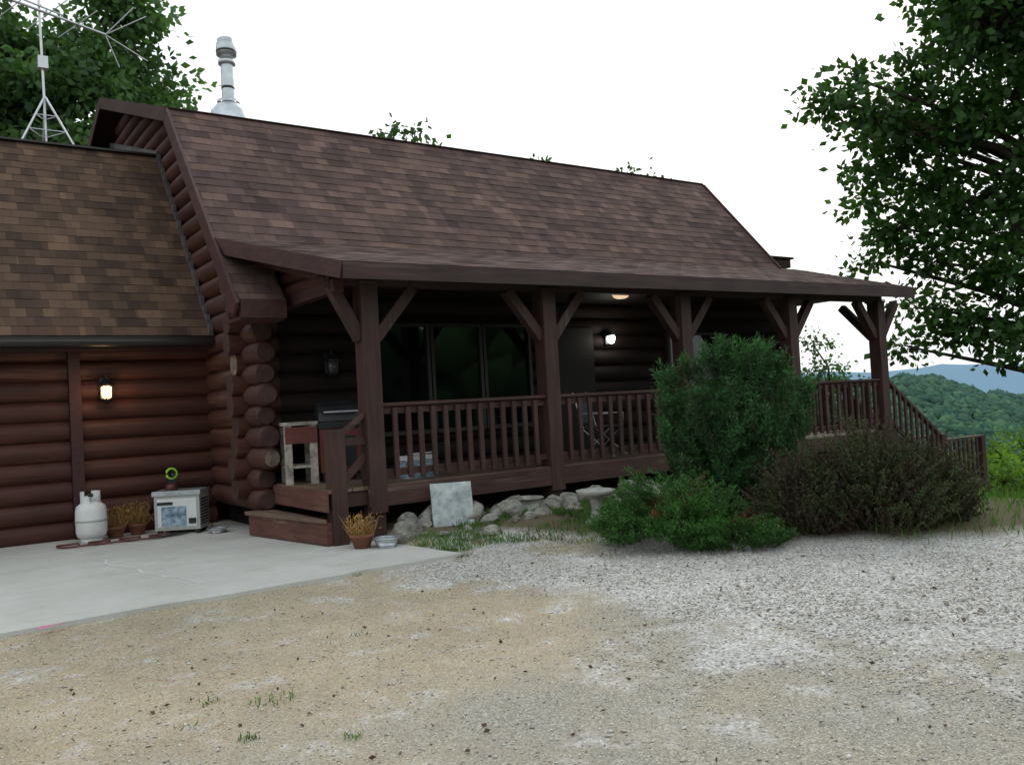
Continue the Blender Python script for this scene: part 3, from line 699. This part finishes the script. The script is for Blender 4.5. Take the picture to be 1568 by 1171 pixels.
tree('ash_tree',(15.4,28.3,-.8),0,[(-.6,0,12.4,.4),(.6,.2,12.7,.35),(0,0,11.6,.6),(-1.0,0,11.9,.35),(1.2,0,11.9,.35),(0,1,10,1.4),(-1,0,9.5,1.3),(1,0,9,1.5)],.2,.27,L_OAK,12,15,.2,11)
tree('ash_tree',(19.4,25.5,-1.5),0,[(0,0,11.6,.35),(0,.4,11,.5),(0,0,9.8,1.2),(.5,0,8.5,1.3)],.18,.22,L_OAK,12,22,.2,12)
tree('ash_tree',(22.7,23.2,-2),0,[(-1,0,11.5,.25),(.2,0,11.6,.3),(1.2,0,11.3,.3),(0,0,10,.9),(1,0,9,1.3),(-1,0,9,1.2)],.18,.2,L_OAK,12,18,.18,13)
tree('ash_tree',(21.9,15.4,-3.4),0,[(-.6,0,6.0,.45),(-.2,0,5.4,.6),(.2,0,4.8,.8),(.9,0,4.4,.8),(0,0,3.8,1)],.12,.13,L_OAKD,20,30,.18,14)
k=0
for (x,y,top,r) in ((24.2,12.2,-.2,1.2),(27,12.6,-.6,1.5),(26,10.6,-.8,1.4),(30,13.4,-1.0,1.9),(24,14.6,-.9,1.3),(29,16,-1,1.8),(31,11.5,-1.5,1.8),(34,18,-1.4,2.2),(22.5,9.4,-1.5,.9),(36,15,-2.0,2.2)):
    k+=1; z=G(x,y); h=max(top-z,1.6)
    tree('young_tree',(x,y,z),k,ell(11,(0,0,h-r*.9),(r,r,r*.8),r*.5,40+k),.1,.13+.003*(x-20),L_BRIGHT if k%3 else L_OAKD,26/ (r*.8)**1.2,30,.2,40+k)

def shrub(name,loc,twigs,mat,nl,wd,dens,seed,barkmat=TWIG,taper=.05,spread=.9):
    lr=np.random.default_rng(seed); e=empty(name,loc); mb=MB(); P=[];D=[]
    for (p,d,L) in twigs:
        p=np.array(p,float);d=np.array(d,float);d/=np.linalg.norm(d)
        mb.tube([tuple(p),tuple(p+d*L)],[.005,.002],barkmat,3)
        k=int(dens*L*lr.uniform(.8,1.2)); t=lr.random(k)
        rad=unit(k,lr); P.append(p+d*(t*L)[:,None]+rad*taper*.1); D.append(d*spread+rad)
    mb.build('twigs',e); P=np.concatenate(P);D=np.concatenate(D)
    foliage('foliage',P,D,nl*lr.uniform(.7,1.2,len(P)),wd,mat,e,lr); return e
lr=np.random.default_rng(21); tw=[]
leaders=[(.02,0,1.95,.44),(.26,-.15,1.88,.38),(-.34,.2,1.80,.38),(.60,.1,1.76,.36),(-.62,.3,1.66,.30),(-.60,.1,1.36,.40),(.15,.3,1.74,.44),(.73,-.3,1.48,.38),(.0,-.35,1.50,.44),(-.35,-.25,1.42,.44),(.35,-.45,1.2,.42),(-.68,-.1,1.1,.34),(.82,.2,1.25,.32),(-.15,-.1,1.86,.36),(.44,0,1.9,.3)]
Rv=np.array([.821,-.571,0]);Fv=np.array([.571,.821,0])
stems=[]
for a,b_,h,r in leaders:
    base=a*Rv+b_*Fv; stems.append((base*.25,base,h))
    for _ in range(int(140*r*h/.8)):
        t=lr.random()**.8; z=.15+t*(h-.2); rr=r*(1-(z/h)**1.7)**.75*lr.uniform(.35,1)
        an=lr.uniform(0,6.28); o=np.array([math.cos(an),math.sin(an),0])
        p=base*(.6+.4*z/h)+o*rr*.82; p[2]=z
        tw.append((p,o*.6+np.array([0,0,1.05]),lr.uniform(.12,.24)))
    for _ in range(7): tw.append((base+np.array([lr.normal(0,.03),lr.normal(0,.03),h-.24]),np.array([lr.normal(0,.16),lr.normal(0,.16),1]),lr.uniform(.2,.34)))
PX,PY=7.42,6.52
e=shrub('pine_tree',(PX,PY,G(PX,PY)-.1),tw,L_PINE,.072,.010,120,22)
mb=MB()
for s0,s1,h in stems: mb.tube([(0,0,-.1),(s0[0]*1.5,s0[1]*1.5,h*.4),(s1[0],s1[1],h-.1)],[.04,.025,.006],BARK,6)
mb.build('trunk',e)
tw=[]
for _ in range(1150):
    an=lr.uniform(0,6.28); q=lr.random()**.5; o=math.cos(an)*Rv+math.sin(an)*.6*Fv
    lob=1+.24*math.sin(3*an+1)+.16*math.sin(7*an)
    p=o*q*.64*lob; z=.05+(.44+.16*math.sin(an*5+q*4))*(1-q**2.2)*lr.uniform(.4,1); p[2]=z
    if p@Rv<-.2: p[2]*=1.2
    tw.append((p,o*.9+np.array([lr.normal(0,.28),lr.normal(0,.28),.5]),lr.uniform(.12,.32)))
shrub('juniper_bush',(6.12,6.15,G(6.12,6.15)-.03),tw,L_JUN,.035,.009,180,23)
tw=[]
for _ in range(420):
    an=lr.uniform(0,6.28); q=lr.random()**.5; o=math.cos(an)*Rv+math.sin(an)*.6*Fv
    p=o*q*.42; p[2]=.04+.24*(1-q**2)*lr.uniform(.4,1); tw.append((p,o+np.array([0,0,.45]),lr.uniform(.1,.26)))
shrub('juniper_bush',(6.33,5.58,G(6.33,5.58)-.03),tw,L_JUN,.035,.009,180,24)
def spirea(x,y,w,h,n,seed):
    lr=np.random.default_rng(seed); tw=[]
    for _ in range(n):
        an=lr.uniform(0,6.28); q=lr.random()**.55; o=math.cos(an)*Rv+math.sin(an)*.75*Fv
        p=o*q*w*(1+.15*math.sin(4*an)); p[2]=lr.uniform(.03,.85)*h*(1-.75*q**2.5)*(1+.14*math.sin(5*an+seed))
        tw.append((p,o*.9*q+np.array([lr.normal(0,.35),lr.normal(0,.35),.8]),lr.uniform(.12,.36)))
    shrub('spirea_bush',(x,y,G(x,y)-.05),tw,L_SPI,.028,.016,105,seed,barkmat=RUST)
spirea(7.55,4.95,.62,.98,1500,31); spirea(8.05,4.74,.48,.76,950,32); spirea(7.1,5.35,.42,.72,700,33)
def grass(name,n,fx,h,mat=L_GRASS):
    x,y=fx(n); P=np.stack([x,y,gz(x,y)-.005],1); D=np.stack([rng.normal(0,.45,len(x)),rng.normal(0,.45,len(x)),np.ones(len(x))],1)
    foliage(name,P,D,rng.uniform(.4,1.1,len(x))*h,.006+.025*h,mat)
def f_edge(n):
    x=rng.uniform(4.4,8,n); y=rng.uniform(5.4,8.9,n); k=(y>np.interp(x,BX,BY)+.0)
    nz=np.array([noise.noise(Vector((a*1.8,c_*1.8,5))) for a,c_ in zip(x,y)]); k&=(nz>-.15)&(rng.random(n)<.8); return x[k],y[k]
grass('grass',24000,f_edge,.10)
def f_right(n):
    x=rng.uniform(7.2,24,n); y=rng.uniform(2.0,12,n); d=y-np.interp(x,BX,BY); k=(d>.15)&~((y>8.9)&(x<17.8))
    k&=rng.random(n)<ss(0,1.2,d)+.15; return x[k],y[k]
grass('grass',32000,f_right,.2)
def tuft(c,r,n):
    a=rng.uniform(0,6.28,n); q=r*rng.random(n)**.6; return c[0]+q*np.cos(a),c[1]+q*np.sin(a)
def f_t(n):
    xs=[];ys=[]
    for c,r,k in (((1.52,4.55),.12,40),((1.25,4.75),.06,14),((1.25,4.1),.05,28),((1.62,3.75),.05,22),((1.05,4.5),.06,8),((2.4,5.4),.07,12),((4.45,7.42),.1,60),((4.48,7.8),.09,90),((4.4,8.2),.1,120),((3.3,7.36),.05,12)):
        x,y=tuft(c,r,k); xs.append(x);ys.append(y)
    return np.concatenate(xs),np.concatenate(ys)
grass('weeds',0,f_t,.045)
n=260; x=rng.uniform(.3,7,n);y=rng.uniform(1.8,6.6,n)
DEB=leafmat('dead_leaves',(.05,.03,.02),(.14,.08,.05),.1)
foliage('dead_leaves',np.stack([x,y,gz(x,y)+.012],1),np.stack([rng.normal(size=n),rng.normal(size=n),rng.normal(0,.15,n)],1),rng.uniform(.015,.045,n),rng.uniform(.01,.028,n),DEB)
mb=MB(); mb.add([(.72,7.20,.01),(.92,7.23,.02),(.92,7.26,.012),(.72,7.23,.016)],[(0,1,2,3)],PINK); mb.build('pink_ribbon')

def blobs(name,x,y,z,s,hz=True,sub=1):
    import bmesh
    bm=bmesh.new(); bmesh.ops.create_icosphere(bm,subdivisions=sub,radius=1); bv=np.array([v.co[:] for v in bm.verts]); bf=np.array([[q.index for q in f.verts] for f in bm.faces]); bm.free()
    n=len(x); nv=len(bv); V=bv[None]*(1+.25*rng.normal(size=(n,nv,1)))*s[:,None,None]*np.array([1,1,.9])
    V+=np.stack([x,y,z],1)[:,None]; F=(bf[None]+nv*np.arange(n)[:,None,None]).reshape(-1,3); V=V.reshape(-1,3)
    m,nt,b=newmat(name+'_canopy'); g=N(nt,'ShaderNodeNewGeometry')
    c=ramp(nt,g.outputs['Random Per Island'],[(0,(.022,.055,.025)),(.6,(.042,.095,.036)),(1,(.075,.15,.05))])
    c=mixc(nt,1,c,ramp(nt,noi(nt,pos(nt),.03,3,.7),[(.35,.6),(.65,1.35)]),'MULTIPLY')
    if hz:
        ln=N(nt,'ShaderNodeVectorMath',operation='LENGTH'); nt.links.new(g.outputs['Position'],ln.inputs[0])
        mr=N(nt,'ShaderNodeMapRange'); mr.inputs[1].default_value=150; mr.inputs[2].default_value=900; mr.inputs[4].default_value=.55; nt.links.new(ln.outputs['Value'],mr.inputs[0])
        c=mixc(nt,mr.outputs[0],c,(.09,.17,.17))  # haze mixed into the canopy base colour by distance
    nt.links.new(c,b.inputs['Base Color']); b.inputs['Roughness'].default_value=.95; b.inputs['Specular IOR Level'].default_value=.05
    npmesh(name,V,F,m)
n=24000; az=np.radians(rng.uniform(17,45,n)); u=rng.random(n); r=np.where(u<.15,rng.uniform(70,350,n),rng.uniform(350,800,n))
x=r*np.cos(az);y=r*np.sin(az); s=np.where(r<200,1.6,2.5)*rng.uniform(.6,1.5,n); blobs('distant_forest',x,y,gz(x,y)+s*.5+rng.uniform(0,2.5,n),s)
n=900; az=np.radians(rng.uniform(-175,-12,n)); r=rng.uniform(24,33,n); h=rng.random(n)**.8*(6.8+2.4*np.sin(az*9)+1.2*np.sin(az*23)); x=r*np.cos(az);y=r*np.sin(az)
blobs('tree_line',x,y,gz(x,y)+h,rng.uniform(.7,1.9,n),False,2)

# ------------------------------------------------------------------ light
w=bpy.data.worlds.new('World'); S.world=w; w.use_nodes=True; nt=w.node_tree; bg=nt.nodes['Background']
sky=nt.nodes.new('ShaderNodeTexSky'); sky.sky_type='NISHITA'; sky.sun_disc=False; sky.sun_elevation=math.radians(38); sky.sun_rotation=math.radians(50); sky.air_density=1.5; sky.dust_density=5
mx=nt.nodes.new('ShaderNodeMix'); mx.data_type='RGBA'; mx.inputs[0].default_value=.86; nt.links.new(sky.outputs[0],mx.inputs[6]); mx.inputs[7].default_value=(8.3,9.0,9.2,1)
nt.links.new(mx.outputs[2],bg.inputs[0]); bg.inputs[1].default_value=.138
l=bpy.data.lights.new('sun','SUN'); l.energy=.7; l.angle=math.radians(18); l.color=(1,.97,.92)
o=bpy.data.objects.new('sun',l); COL.objects.link(o)
az=math.radians(50); el=math.radians(38)
sd=Vector((math.sin(az)*math.cos(el),math.cos(az)*math.cos(el),math.sin(el)))
o.rotation_euler=sd.to_track_quat('Z','Y').to_euler(); o.location=(0,0,20)

# ------------------------------------------------------------------ camera
cam=bpy.data.cameras.new('camera'); co=bpy.data.objects.new('camera',cam); COL.objects.link(co)
cam.sensor_width=36; cam.lens=30.5; cam.clip_end=9000; cam.clip_start=.05
pt_=math.radians(1.4); ro=math.radians(3.15)
f=Vector((.571*math.cos(pt_),.821*math.cos(pt_),math.sin(pt_))).normalized(); r0=Vector((.821,-.571,0)).normalized(); u0=r0.cross(f)
r=r0*math.cos(ro)-u0*math.sin(ro); u=u0*math.cos(ro)+r0*math.sin(ro)
M=Matrix((r,u,-f)).transposed().to_4x4(); M.translation=Vector((0,0,EYE)); co.matrix_world=M
S.camera=co
S.view_settings.view_transform='Standard'; S.view_settings.look='None'; S.view_settings.exposure=0
